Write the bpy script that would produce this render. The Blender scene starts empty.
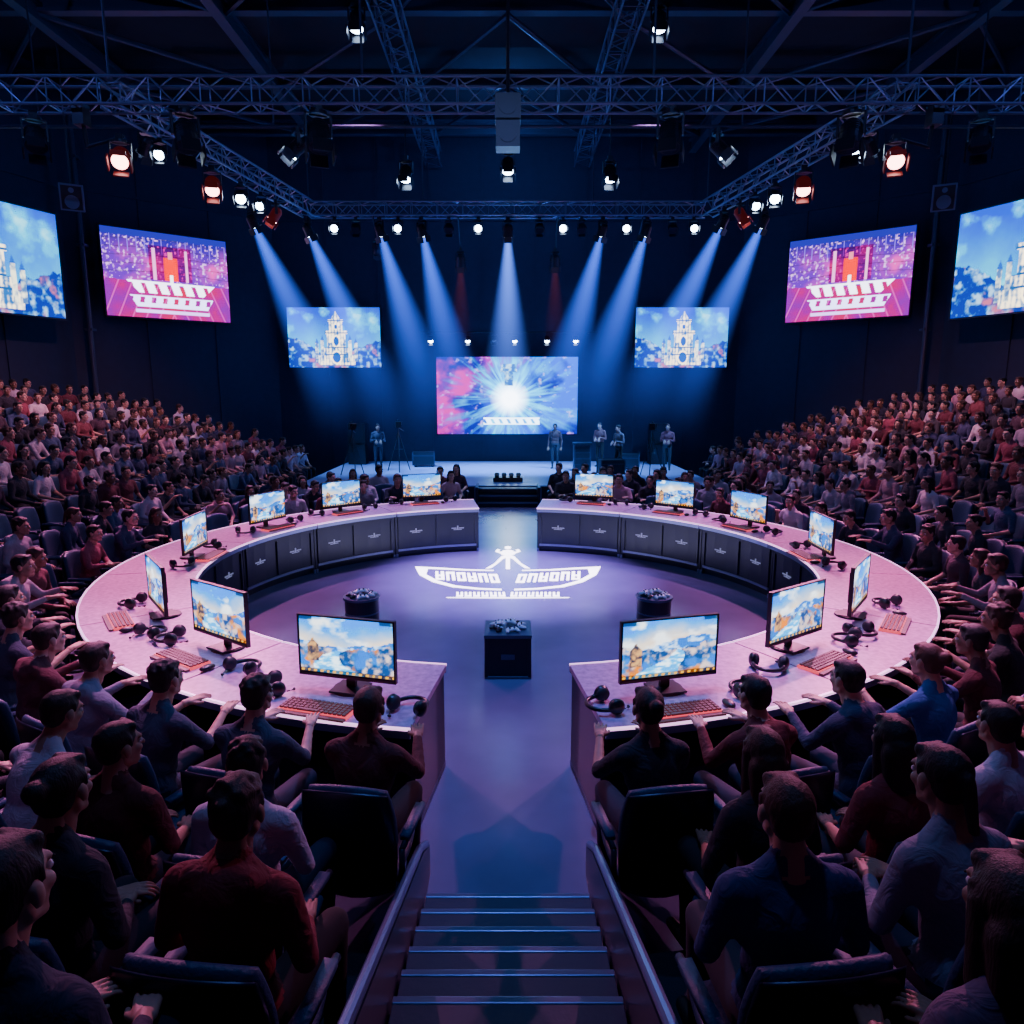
import bpy, math, random, numpy as np
from mathutils import Vector, Matrix, noise
random.seed(11); np.random.seed(5)
sc=bpy.context.scene
CY=7.6
R_ROW=[4.66,5.32]+[5.94+.6*i for i in range(10)]
Z_ROW=[0,.1,.3,.5,.7,.9,1.08,1.25,1.42,1.58,1.72,1.86]
def ylim(x):
    return (21.5-(x-6.9)*.865 if x<10.9 else 18.04-(x-10.9)*2.85)
Y_END=[min(18.0,ylim(r+.31)-1.3) for r in R_ROW]
DESK=.70

# ------------------------------------------------------------ materials
def nt(name):
    m=bpy.data.materials.new(name); m.use_nodes=True
    return m,m.node_tree.nodes,m.node_tree.links,m.node_tree.nodes['Principled BSDF']
def mat(name,col,rough=.5,metal=0,emit=None,es=0,bump=0,bscale=40,var=0,spec=None):
    m,N,L,b=nt(name)
    b.inputs['Base Color'].default_value=(*col,1); b.inputs['Roughness'].default_value=rough
    b.inputs['Metallic'].default_value=metal
    if spec is not None: b.inputs['Specular IOR Level'].default_value=spec
    if emit: b.inputs['Emission Color'].default_value=(*emit,1); b.inputs['Emission Strength'].default_value=es
    if bump or var:
        tc=N.new('ShaderNodeTexCoord'); no=N.new('ShaderNodeTexNoise'); no.inputs['Scale'].default_value=bscale; no.inputs['Detail'].default_value=4
        L.new(tc.outputs['Object'],no.inputs['Vector'])
        if bump:
            bp=N.new('ShaderNodeBump'); bp.inputs['Strength'].default_value=bump; bp.inputs['Distance'].default_value=.02
            L.new(no.outputs['Fac'],bp.inputs['Height']); L.new(bp.outputs['Normal'],b.inputs['Normal'])
        if var:
            mx=N.new('ShaderNodeMixRGB'); mx.inputs[1].default_value=(*[c*(1-var) for c in col],1); mx.inputs[2].default_value=(*[min(1,c*(1+var)) for c in col],1)
            L.new(no.outputs['Fac'],mx.inputs[0]); L.new(mx.outputs[0],b.inputs['Base Color'])
    return m
def emat(name,col,s):
    m,N,L,b=nt(name); b.inputs['Base Color'].default_value=(0,0,0,1)
    b.inputs['Emission Color'].default_value=(*col,1); b.inputs['Emission Strength'].default_value=s; return m
def screen_mat(name,s):
    m,N,L,b=nt(name); a=N.new('ShaderNodeAttribute'); a.attribute_name='Col'
    b.inputs['Base Color'].default_value=(.01,.01,.01,1); b.inputs['Roughness'].default_value=.4; b.inputs['Specular IOR Level'].default_value=.2
    L.new(a.outputs['Color'],b.inputs['Emission Color']); b.inputs['Emission Strength'].default_value=s; return m
def cloth_mat(name):
    m,N,L,b=nt(name); o=N.new('ShaderNodeObjectInfo'); L.new(o.outputs['Color'],b.inputs['Base Color'])
    b.inputs['Roughness'].default_value=.85
    tc=N.new('ShaderNodeTexCoord'); no=N.new('ShaderNodeTexNoise'); no.inputs['Scale'].default_value=12; no.inputs['Detail'].default_value=3; no.inputs['Distortion'].default_value=1.2
    L.new(tc.outputs['Object'],no.inputs['Vector']); bp=N.new('ShaderNodeBump'); bp.inputs['Strength'].default_value=.5; bp.inputs['Distance'].default_value=.03
    L.new(no.outputs['Fac'],bp.inputs['Height']); L.new(bp.outputs['Normal'],b.inputs['Normal']); return m
def ramp_mat(name,cols,rough,bump=0,bscale=60):
    m,N,L,b=nt(name); o=N.new('ShaderNodeObjectInfo'); r=N.new('ShaderNodeValToRGB'); r.color_ramp.interpolation='CONSTANT'
    while len(r.color_ramp.elements)<len(cols): r.color_ramp.elements.new(.5)
    for i,c in enumerate(cols):
        r.color_ramp.elements[i].position=i/len(cols); r.color_ramp.elements[i].color=(*c,1)
    L.new(o.outputs['Random'],r.inputs['Fac']); L.new(r.outputs['Color'],b.inputs['Base Color']); b.inputs['Roughness'].default_value=rough
    if bump:
        tc=N.new('ShaderNodeTexCoord'); mp=N.new('ShaderNodeMapping'); mp.inputs['Scale'].default_value=(1,1,.2); no=N.new('ShaderNodeTexNoise'); no.inputs['Scale'].default_value=bscale; no.inputs['Detail'].default_value=3
        L.new(tc.outputs['Object'],mp.inputs['Vector']); L.new(mp.outputs['Vector'],no.inputs['Vector'])
        bp=N.new('ShaderNodeBump'); bp.inputs['Strength'].default_value=bump; bp.inputs['Distance'].default_value=.01
        L.new(no.outputs['Fac'],bp.inputs['Height']); L.new(bp.outputs['Normal'],b.inputs['Normal'])
    return m
M_shirt=cloth_mat('shirt_cloth')
M_pants=ramp_mat('trouser_cloth',[(.012,.014,.025),(.02,.025,.05),(.01,.01,.012),(.04,.045,.06)],.85)
M_skin=ramp_mat('skin',[(.5,.29,.21),(.38,.22,.15),(.56,.34,.26),(.25,.13,.08),(.45,.26,.18)],.55)
M_hair=ramp_mat('hair',[(.008,.006,.006),(.012,.008,.007),(.02,.011,.008),(.006,.006,.008),(.04,.018,.01),(.01,.008,.008),(.07,.025,.014)],.6,.3,170)
M_shoe=mat('shoe_leather',(.02,.02,.022),.5)
M_eye=mat('eye_white',(.7,.7,.7),.2); M_iris=mat('eye_iris',(.02,.012,.01),.15); M_lip=mat('lips',(.35,.12,.1),.5)
M_black=mat('black_plastic',(.012,.013,.018),.35); M_dark=mat('dark_metal',(.022,.027,.042),.4,.4)
M_truss=mat('truss_aluminium',(.17,.22,.34),.4,.5)
M_beam=mat('roof_steel',(.04,.055,.1),.5,.3)
M_seat=mat('seat_fabric',(.02,.055,.12),.5,0,bump=.25,bscale=60)
M_frame=mat('seat_frame',(.016,.026,.05),.35,.5)

# ------------------------------------------------------------ mesh builder
class MB:
    def __init__(s): s.v=[];s.f=[];s.m=[];s.c={}
    def add(s,vs,fs,mi=0,M=None):
        o=len(s.v)
        s.v+= [tuple(M@Vector(p)) for p in vs] if M is not None else [tuple(p) for p in vs]
        for f in fs: s.f.append([o+i for i in f]); s.m.append(mi)
        return o
    def box(s,c,d,mi=0,M=None):
        x,y,z=c;a,b,h=d[0]/2,d[1]/2,d[2]/2
        s.add([(x-a,y-b,z-h),(x+a,y-b,z-h),(x+a,y+b,z-h),(x-a,y+b,z-h),(x-a,y-b,z+h),(x+a,y-b,z+h),(x+a,y+b,z+h),(x-a,y+b,z+h)],
              [(3,2,1,0),(4,5,6,7),(0,1,5,4),(1,2,6,5),(2,3,7,6),(3,0,4,7)],mi,M)
    def cyl(s,p0,p1,r0,r1=None,n=12,mi=0,cap=True,M=None):
        if r1 is None:r1=r0
        p0=Vector(p0);p1=Vector(p1);d=(p1-p0).normalized()
        a=d.orthogonal().normalized();b=d.cross(a)
        vs=[];
        for p,r in((p0,r0),(p1,r1)):
            for i in range(n):
                t=2*math.pi*i/n; vs.append(p+a*math.cos(t)*r+b*math.sin(t)*r)
        fs=[(i,(i+1)%n,n+(i+1)%n,n+i) for i in range(n)]
        if cap: fs+=[tuple(reversed(range(n))),tuple(range(n,2*n))]
        s.add(vs,fs,mi,M)
    def tube(s,pts,r,n=8,mi=0,M=None):
        for a,b in zip(pts[:-1],pts[1:]): s.cyl(a,b,r,r,n,mi,True,M)
    def ell(s,c,rad,mi=0,n=16,k=8,M=None):
        vs=[(c[0],c[1],c[2]+rad[2])]
        for j in range(1,k):
            ph=math.pi*j/k
            for i in range(n):
                t=2*math.pi*i/n; vs.append((c[0]+rad[0]*math.sin(ph)*math.cos(t),c[1]+rad[1]*math.sin(ph)*math.sin(t),c[2]+rad[2]*math.cos(ph)))
        vs.append((c[0],c[1],c[2]-rad[2])); fs=[]
        for i in range(n): fs.append((0,1+i,1+(i+1)%n))
        for j in range(k-2):
            for i in range(n):
                a=1+j*n+i;b=1+j*n+(i+1)%n; fs.append((a,a+n,b+n,b))
        l=len(vs)-1;q=1+(k-2)*n
        for i in range(n): fs.append((q+i,l,q+(i+1)%n))
        s.add(vs,fs,mi,M)
    def pillow(s,fn,n=10,mi=0):
        idx={}
        vs=[]
        for side in (0,1):
            for i in range(n+1):
                for j in range(n+1):
                    if side==1 and (i in(0,n) or j in(0,n)): idx[(1,i,j)]=idx[(0,i,j)];continue
                    u=math.sin((i/n*2-1)*math.pi/2);v=math.sin((j/n*2-1)*math.pi/2)
                    idx[(side,i,j)]=len(vs); vs.append(fn(u,v,side))
        fs=[]
        for i in range(n):
            for j in range(n):
                q=[(i,j),(i+1,j),(i+1,j+1),(i,j+1)]
                fs.append([idx[(0,*a)] for a in q]); fs.append([idx[(1,*a)] for a in reversed(q)])
        s.add(vs,fs,mi)
    def grid(s,w,h,cx,y,cz,nx,ny,func,mi):
        U,V=np.meshgrid((np.arange(nx+1))/nx,(np.arange(ny+1))/ny)
        col=func(U,V); o=len(s.v)
        vs=[(cx-w/2+w*U[j,i],y,cz-h/2+h*V[j,i]) for j in range(ny+1) for i in range(nx+1)]
        fs=[(j*(nx+1)+i,j*(nx+1)+i+1,(j+1)*(nx+1)+i+1,(j+1)*(nx+1)+i) for j in range(ny) for i in range(nx)]
        s.add(vs,fs,mi)
        for j in range(ny+1):
            for i in range(nx+1): s.c[o+j*(nx+1)+i]=(*col[j,i],1)
    def mesh(s,name,mats,smooth=False):
        me=bpy.data.meshes.new(name); me.from_pydata(s.v,[],s.f); 
        for m in mats: me.materials.append(m)
        me.polygons.foreach_set('material_index',s.m)
        me.polygons.foreach_set('use_smooth',[smooth]*len(s.f))
        if s.c:
            a=me.color_attributes.new('Col','FLOAT_COLOR','POINT'); arr=np.zeros((len(s.v),4),dtype=np.float32)
            for k,c in s.c.items(): arr[k]=c
            a.data.foreach_set('color',arr.ravel())
        me.validate(); me.update(); return me
def obj(name,me,loc=(0,0,0),rz=0,parent=None,color=None,bevel=0,auto=False,scale=1):
    o=bpy.data.objects.new(name,me); sc.collection.objects.link(o)
    o.location=loc; o.rotation_euler=(0,0,rz); o.scale=(scale,)*3
    if parent: o.parent=parent
    if color: o.color=(*color,1)
    if bevel:
        b=o.modifiers.new('bevel','BEVEL'); b.width=bevel; b.segments=2; b.limit_method='ANGLE'; b.angle_limit=.7
    return o
def empty(name,loc=(0,0,0)):
    o=bpy.data.objects.new(name,None); sc.collection.objects.link(o); o.location=loc; o.empty_display_size=.1; return o

# ------------------------------------------------------------ implicit blobs (voxel union -> one continuous skin)
class Blob:
    def __init__(s): s.mb=MB(); s.p=[]
    def cap(s,p0,p1,r0,r1,lab):
        s.mb.cyl(p0,p1,r0,r1,12); s.mb.ell(p0,(r0,)*3,0,12,6); s.mb.ell(p1,(r1,)*3,0,12,6)
        s.p.append(('c',np.array(p0,float),np.array(p1,float),r0,r1,lab))
    def el(s,c,rad,lab,rx=0):
        M=Matrix.Translation(c)@Matrix.Rotation(rx,4,'X'); s.mb.ell((0,0,0),rad,0,16,10,M)
        s.p.append(('e',np.array(M.inverted()),np.array(rad,float),lab))
    def out(s,voxel,smooth,fac=.5,dec=None):
        me=s.mb.mesh('tmp',[]); o=bpy.data.objects.new('tmp',me); sc.collection.objects.link(o)
        r=o.modifiers.new('r','REMESH'); r.mode='VOXEL'; r.voxel_size=voxel
        if smooth:
            q=o.modifiers.new('s','SMOOTH'); q.iterations=smooth; q.factor=fac
        dg=bpy.context.evaluated_depsgraph_get(); dg.update(); e=o.evaluated_get(dg); m2=e.to_mesh()
        n=len(m2.vertices); co=np.zeros(n*3); m2.vertices.foreach_get('co',co); co=co.reshape(-1,3)
        fs=[tuple(p.vertices) for p in m2.polygons]; e.to_mesh_clear()
        bpy.data.objects.remove(o); bpy.data.meshes.remove(me)
        cen=np.array([co[list(f)].mean(0) for f in fs]) if fs else np.zeros((0,3))
        best=np.full(len(fs),1e9); lab=np.zeros(len(fs),int)
        for p in s.p:
            if p[0]=='c':
                _,a,b,r0,r1,l=p; d=b-a; t=np.clip(((cen-a)@d)/max(1e-9,d@d),0,1)
                dist=np.linalg.norm(cen-(a+t[:,None]*d),axis=1)-(r0+(r1-r0)*t)
            else:
                _,Mi,rad,l=p; q=(cen@Mi[:3,:3].T+Mi[:3,3])/rad; dist=(np.linalg.norm(q,axis=1)-1)*rad.min()
            k=dist<best; best[k]=dist[k]; lab[k]=l
        return co,fs,lab
PM=[M_shirt,M_pants,M_skin,M_hair,M_shoe,M_eye,M_iris,M_lip]
def hand(mb,w,d,side,curl):
    d=Vector(d).normalized(); up=Vector((0,0,1)); x=d.cross(up).normalized(); n=x.cross(d).normalized()
    B=Blob(); L=2
    def q(a,b,c): return tuple(Vector(w)+x*a+d*b+n*c)
    B.cap(q(0,-.02,0),q(0,.01,0),.026,.024,L)
    for a in(-.027,-.009,.009,.027): B.cap(q(a*.6,.012,0),q(a,.078,0),.017,.0125,L)
    for i,(a,l) in enumerate(zip((-.031,-.0105,.0105,.031),(.068,.08,.074,.058) if side<0 else (.058,.074,.08,.068))):
        p=Vector((a,.082,0)); ang=curl*.4; fan=a*2.2
        for sg,r in((.45,.0088),(.32,.0078),(.25,.0068)):
            q2=p+Vector((math.sin(fan)*l*sg,math.cos(ang)*l*sg,-math.sin(ang)*l*sg))
            B.cap(q(*p),q(*q2),r,r*.9,L); p=q2; ang+=curl
    s=side
    B.cap(q(-s*.022,.02,-.004),q(-s*.048,.05,-.012),.014,.0105,L); B.cap(q(-s*.048,.05,-.012),q(-s*.052,.08,-.018),.0098,.008,L)
    co,fs,lab=B.out(.0042,2,.4); mb.add(co.tolist(),fs,2)
def head(mb,c,yaw,pitch,style):
    M=Matrix.Translation(c)@Matrix.Rotation(yaw,4,'Z')@Matrix.Rotation(pitch,4,'X')
    B=Blob()
    B.el((0,-.012,.028),(.074,.094,.088),2); B.el((0,.02,-.035),(.06,.072,.08),2); B.el((0,.066,-.088),(.026,.024,.022),2)
    B.cap((0,.088,.012),(0,.108,-.024),.008,.0125,2); B.cap((-.034,.076,.028),(.034,.076,.028),.0135,.0135,2)
    for s in(-1,1):
        B.el((s*.036,.06,-.022),(.024,.025,.024),2); B.el((s*.08,-.004,-.005),(.01,.02,.032),2); B.cap((s*.045,.0,-.06),(s*.03,.05,-.085),.02,.018,2)
    B.cap((-.018,.083,-.057),(.018,.083,-.057),.0085,.0085,7); B.cap((0,-.015,-.07),(0,-.04,-.13),.052,.054,2)
    co,fs,lab=B.out(.0075,2,.4)
    mb.add(co.tolist(),fs,2,M)
    base=len(mb.m)-len(fs)
    for i,l in enumerate(lab): mb.m[base+i]=int(l)
    for s in(-1,1):
        mb.ell((s*.031,.078,.004),(.0135,.0135,.0115),5,10,6,M); mb.ell((s*.031,.0895,.004),(.006,.004,.006),6,8,6,M)
        mb.cyl((s*.018,.094,.024),(s*.046,.085,.024),.004,.003,6,3,True,M)
    H=Blob()
    H.el((0,-.02,.042),(.08,.096,.083),3); H.el((0,-.05,.0),(.072,.054,.07),3); H.cap((-.04,.044,.088),(.036,.044,.088),.024,.024,3)
    for s in(-1,1): H.cap((s*.072,.01,.05),(s*.074,.018,.015),.013,.008,3)
    if style=='long':
        H.cap((0,-.07,0),(0,-.09,-.17),.074,.055,3)
        for s in(-1,1): H.cap((s*.066,-.01,.02),(s*.074,-.035,-.17),.028,.024,3); H.cap((s*.04,-.075,-.02),(s*.045,-.095,-.2),.048,.03,3)
    if style=='bun': H.el((0,-.12,.06),(.04,.038,.04),3)
    if style=='messy':
        for i in range(34):
            a=random.uniform(0,6.28);b=random.uniform(.0,1.2); p=(math.cos(a)*math.sin(b)*.074,-.02+math.sin(a)*math.sin(b)*.088,.048+math.cos(b)*.08)
            H.el(p,(.02,.02,.016),3)
    if style=='pony': H.cap((0,-.11,.04),(0,-.14,-.12),.026,.018,3)
    co,fs,lab=H.out(.009,2,.45)
    co=[tuple(Vector(p)+Vector(p).normalized()*(noise.noise(Vector((p[0]*90,p[1]*90,p[2]*25)))*.003)) for p in co.tolist()]
    mb.add(co,fs,3,M)
def person(name,lean=.06,wr=((-.12,.3,.64),(.12,.3,.64)),el=((-.25,.04,.74),(.25,.04,.74)),kn=.13,style='short',yaw=0,pitch=0,sleeve=True,stand=False,women=False,curl=.35,hood=False):
    mb=MB();B=Blob()
    P=Vector((0,0,.535 if not stand else .95)); ax=Vector((0,math.sin(lean),math.cos(lean)))
    T=lambda h,x=0,y=0:tuple(P+ax*h+Vector((x,y,0)))
    w=.9 if women else 1
    B.el(T(.0),(.172,.125,.11),1,-lean); B.el(T(.06),(.165,.12,.1),0,-lean); B.el(T(.17),(.15*w,.108,.14),0,-lean); B.el(T(.33),(.178*w,.118,.17),0,-lean)
    B.cap(T(.435,-.15*w),T(.435,.15*w),.066,.066,0)
    for s in(-1,1): B.cap(T(.45,s*.11),T(.53,s*.03),.05,.042,0)
    B.cap(T(.5),T(.6,0,.02),.054,.052,2)
    if hood: B.cap(T(.5,-.08,-.07),T(.5,.08,-.07),.055,.055,0); B.el(T(.46,0,-.1),(.1,.055,.07),0)
    dz=P.z-.535
    for i,s in enumerate((-1,1)):
        S=T(.43,s*.185*w); E=Vector(el[i])+Vector((0,0,dz)); W=Vector(wr[i])+Vector((0,0,dz))
        B.cap(S,tuple(E),.057,.044,0); 
        if sleeve: B.cap(tuple(E),tuple(W),.044,.031,0)
        else: B.cap(tuple(E),tuple(W),.04,.026,2)
        hd=(W-E).normalized(); hd.z*=.3
        hand(mb,W+hd*.02,hd if hd.length>.05 else Vector((0,.3,-1)),s,curl) if not stand else hand(mb,W+Vector((0,.01,-.03)),Vector((0,.45,-.7)),s,curl)
        if not stand:
            H=(s*.09,.03,.52);K=(s*kn,.43,.53);A=(s*kn,.4,.1)
            B.cap(H,K,.09,.064,1); B.cap(K,A,.06,.042,1); B.cap((s*kn,.37,.045),(s*(kn+.015),.54,.035),.042,.034,4); B.cap(A,(s*kn,.39,.06),.042,.042,4)
        else:
            k=.1; B.cap((s*.09,0,.92),(s*k,.02,.5),.09,.06,1); B.cap((s*k,.02,.5),(s*k,-.02,.1),.058,.042,1); B.cap((s*k,-.04,.045),(s*(k+.02),.14,.035),.042,.034,4); B.cap((s*k,-.02,.1),(s*k,-.02,.05),.042,.042,4)
    co,fs,lab=B.out(.018,3,.45)
    base=len(mb.m); mb.add(co.tolist(),fs,0)
    for i,l in enumerate(lab): mb.m[base+i]=int(l)
    head(mb,Vector(T(.52))+Vector((0,.05+lean*.1,.138)),yaw,pitch,style)
    return mb.mesh(name,PM,True)
SEATED=[
 person('p0'),
 person('p1',lean=.0,kn=.17,style='messy',yaw=.3,wr=((-.02,.26,.66),(.03,.28,.68)),curl=.6),
 person('p2',lean=.38,el=((-.2,.3,.66),(.2,.3,.66)),wr=((-.05,.48,.66),(.05,.47,.68)),kn=.16,style='short',pitch=-.2,sleeve=False,curl=.6),
 person('p3',women=True,style='long',yaw=-.2,sleeve=False),
 person('p4',women=True,style='bun',lean=.1,yaw=.2,wr=((-.04,.28,.64),(.06,.26,.64))),
 person('p5',lean=.02,style='short',yaw=-.35,sleeve=False,kn=.15),
 person('p6',style='messy',hood=True,lean=.1,yaw=.1,kn=.16),
 person('p7',women=True,style='pony',lean=.2,yaw=.0,pitch=-.1,el=((-.22,.14,.68),(.22,.14,.68)),wr=((-.06,.38,.64),(.07,.38,.64))),
 person('p8',lean=.05,style='short',yaw=.4,el=((-.26,.06,.74),(.26,.1,.78)),wr=((-.1,.3,.65),(.1,.26,1.02)),sleeve=False,curl=.9),
 person('p9',lean=.12,style='short',yaw=-.1,el=((-.24,.12,.76),(.24,.12,.76)),wr=((.02,.28,.78),(-.02,.31,.74)),curl=.5),
]
dk=dict(el=((-.25,.2,.8),(.25,.2,.8)),wr=((-.17,.42,.885),(.17,.42,.885)),curl=.22)
PLAYER=[person('pl0',lean=.14,style='short',pitch=-.05,**dk),person('pl1',lean=.18,style='messy',sleeve=False,**dk),person('pl2',lean=.12,women=True,style='bun',sleeve=False,**dk),person('pl3',lean=.2,style='short',hood=True,**dk)]
st=dict(stand=True,lean=.0,el=((-.25,-.02,.66),(.25,-.02,.66)),wr=((-.25,.08,.44),(.25,.08,.44)))
STAND=[person('s0',style='short',**st),person('s1',style='messy',stand=True,lean=.03,el=((-.25,.02,.68),(.25,.02,.68)),wr=((-.08,.25,.75),(.08,.25,.75)))]

# ------------------------------------------------------------ chair
def chair_mesh():
    mb=MB()
    def sq(u,v,k=.35): return u*math.sqrt(1-k*v*v/2), v*math.sqrt(1-k*u*u/2)
    def back(u,v,side):
        a,b=sq(u,v,.55); e=max(abs(u),abs(v)); th=.038*math.sqrt(max(0,1-e**6))
        x=a*.245; z=.66+b*.29; y=-.185-.10*(z-.4)+.06*a*a
        return (x,y+(th if side else -th),z)
    def seat(u,v,side):
        a,b=sq(u,v,.4); e=max(abs(u),abs(v)); th=.05*math.sqrt(max(0,1-e**6))
        return (a*.235,.06+b*.24,.375+.02*b+(-th if side else th))
    mb.pillow(back,12,0); mb.pillow(seat,12,0)
    def shell(u,v,side):
        a,b=sq(u,v,.4); e=max(abs(u),abs(v)); th=.012*math.sqrt(max(0,1-e**6))
        x=a*.255; z=.62+b*.32; y=-.232-.10*(z-.4)+.06*a*a
        return (x,y+(th if side else -th),z)
    mb.pillow(shell,10,1)
    for s in(-1,1):
        mb.tube([(s*.275,-.2,.33),(s*.275,-.18,.58),(s*.275,.1,.6),(s*.275,.22,.585)],.017,8,1)
        mb.box((s*.275,.02,.61),(.05,.3,.03),0); mb.box((s*.275,-.02,.3),(.03,.28,.1),1)
        mb.cyl((s*.275,-.05,.0),(s*.275,-.05,.32),.022,.022,8,1); mb.box((s*.275,-.03,.012),(.06,.26,.024),1)
    mb.cyl((-.275,-.04,.3),(.275,-.04,.3),.018,.018,8,1)
    return mb.mesh('auditorium_chair',[M_seat,M_frame],True)
CH=chair_mesh()

# ------------------------------------------------------------ room shell
M_floor,N,L,b=nt('polished_arena_floor')
tc=N.new('ShaderNodeTexCoord');no=N.new('ShaderNodeTexNoise');no.inputs['Scale'].default_value=1.3;no.inputs['Detail'].default_value=6
rp=N.new('ShaderNodeValToRGB');rp.color_ramp.elements[0].position=.3;rp.color_ramp.elements[0].color=(.11,.11,.21,1);rp.color_ramp.elements[1].position=.7;rp.color_ramp.elements[1].color=(.155,.155,.29,1)
L.new(tc.outputs['Object'],no.inputs['Vector']);L.new(no.outputs['Fac'],rp.inputs['Fac']);L.new(rp.outputs['Color'],b.inputs['Base Color'])
b.inputs['Roughness'].default_value=.22
M_wall=mat('wall_navy_panel',(.012,.021,.058),.75,0,bump=.15,bscale=6,var=.2)
M_ceil=mat('ceiling_dark_deck',(.012,.015,.028),.9,0,var=.3,bscale=3)
M_tier=mat('tier_carpet',(.012,.014,.026),.9,0,bump=.3,bscale=90)
mb=MB(); mb.box((0,8.3,-.1),(28,28,.2)); obj('floor',mb.mesh('floor',[M_floor]))
mb=MB(); mb.box((0,8.3,10.1),(28,28,.2)); obj('ceiling',mb.mesh('ceiling',[M_ceil]))
WL=[(-6.9,21.5),(-10.9,18.04),(-12.6,13.2),(-13.2,-5)]
def wall(name,a,b_):
    a=Vector((*a,0));b2=Vector((*b_,0));d=(b2-a);n=Vector((-d.y,d.x,0)).normalized();l=d.length
    mid=(a+b2)/2
    if (Vector((0,8,0))-mid).dot(n)>0:n=-n
    mb=MB();M=Matrix.Translation(mid+n*.1)@Matrix.Rotation(math.atan2(d.y,d.x),4,'Z')
    mb.box((0,0,5),(l+.1,.2,10),0,M)
    k=max(2,int(l/1.5))
    sg=-1 if (Matrix.Rotation(math.atan2(d.y,d.x),3,'Z')@Vector((0,1,0))).dot(n)>0 else 1
    for i in range(1,k): mb.box((-l/2+i*l/k,sg*.115,5),(.05,.03,10),0,M)
    mb.box((0,sg*.12,7.4),(l,.04,.08),0,M)
    obj(name,mb.mesh(name,[M_wall]))
wall('wall_back',(-6.9,21.5),(6.9,21.5)); wall('wall_front',(-13.2,-5),(13.2,-5))
for i,nm in enumerate(('angled','side','long')):
    wall('wall_left_'+nm,WL[i],WL[i+1]); wall('wall_right_'+nm,(-WL[i][0],WL[i][1]),(-WL[i+1][0],WL[i+1][1]))
for s in(-1,1):
    mb=MB(); mb.cyl((s*10.35,17.85,0),(s*10.35,17.85,9.9),.06,.06,10); 
    for z in(2,4,6,8): mb.box((s*10.37,17.9,z),(.2,.2,.06))
    obj('conduit_pipe',mb.mesh('conduit_pipe',[M_beam]))

# ------------------------------------------------------------ seating tiers
def upath(r,side,yend,cut=.45,n=26):
    pts=[];a0=math.asin(cut/r)
    for i in range(n+1):
        a=a0+(math.pi/2-a0)*i/n; pts.append((side*r*math.sin(a),CY-r*math.cos(a)))
    pts.append((side*r,yend)); return pts
for k in range(1,len(R_ROW)):
    for s in(-1,1):
        r0=R_ROW[k]-.3 if k>1 else 4.98; r1=R_ROW[k]+.3+(.02 if k==1 else 0)
        A=upath(r0,s,Y_END[k]+.4);Bp=upath(r1,s,Y_END[k]+.4)
        mb=MB();n=len(A);vs=[(*p,0) for p in A]+[(*p,0) for p in Bp]+[(*p,Z_ROW[k]) for p in A]+[(*p,Z_ROW[k]) for p in Bp];fs=[]
        for i in range(n-1):
            fs+=[(2*n+i,2*n+i+1,3*n+i+1,3*n+i),(i,i+1,2*n+i+1,2*n+i),(n+i,3*n+i,3*n+i+1,n+i+1)]
        fs+=[(0,2*n,3*n,n),(n-1,2*n-1,4*n-1,3*n-1)]
        mb.add(vs,fs,0)
        obj('seating_tier',mb.mesh('seating_tier',[M_tier]))
M_step=mat('stair_tread',(.028,.044,.085),.42,.2,bump=.1,bscale=30); M_nose=mat('stair_nosing',(.14,.2,.36),.3,.6)
mb=MB()
run=.19;rise=.07
for i in range(28):
    z=rise*(i+1); y1=3.05-run*i; y0=y1-run
    mb.box((0,(y0+y1)/2,z/2),(.8,run,z),0); mb.box((0,y1-.0,z-.008),(.8,.03,.024),1)
obj('aisle_stairs',mb.mesh('aisle_stairs',[M_step,M_nose]),bevel=.004)
M_rail=mat('aisle_panel',(.012,.019,.04),.3,.4)
for s in(-1,1):
    mb=MB()
    poly=[(3.3,0),(3.3,.16),(3.05,.3),(3.05-28*run,.3+28*rise),(3.05-28*run,0)]
    X=s*.428
    vs=[(X-.02,y,z) for y,z in poly]+[(X+.02,y,z) for y,z in poly];n=5
    mb.add(vs,[(0,1,2,3,4),(9,8,7,6,5)]+[(i,(i+1)%n,n+(i+1)%n,n+i) for i in range(n)],0)
    mb.cyl((X,3.3,.17),(X,3.05,.32),.02,.02,10,1); mb.cyl((X,3.05,.32),(X,3.05-28*run,.32+28*rise),.02,.02,10,1)
    obj('aisle_side_panel',mb.mesh('aisle_side_panel',[M_rail,M_nose]))

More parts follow.
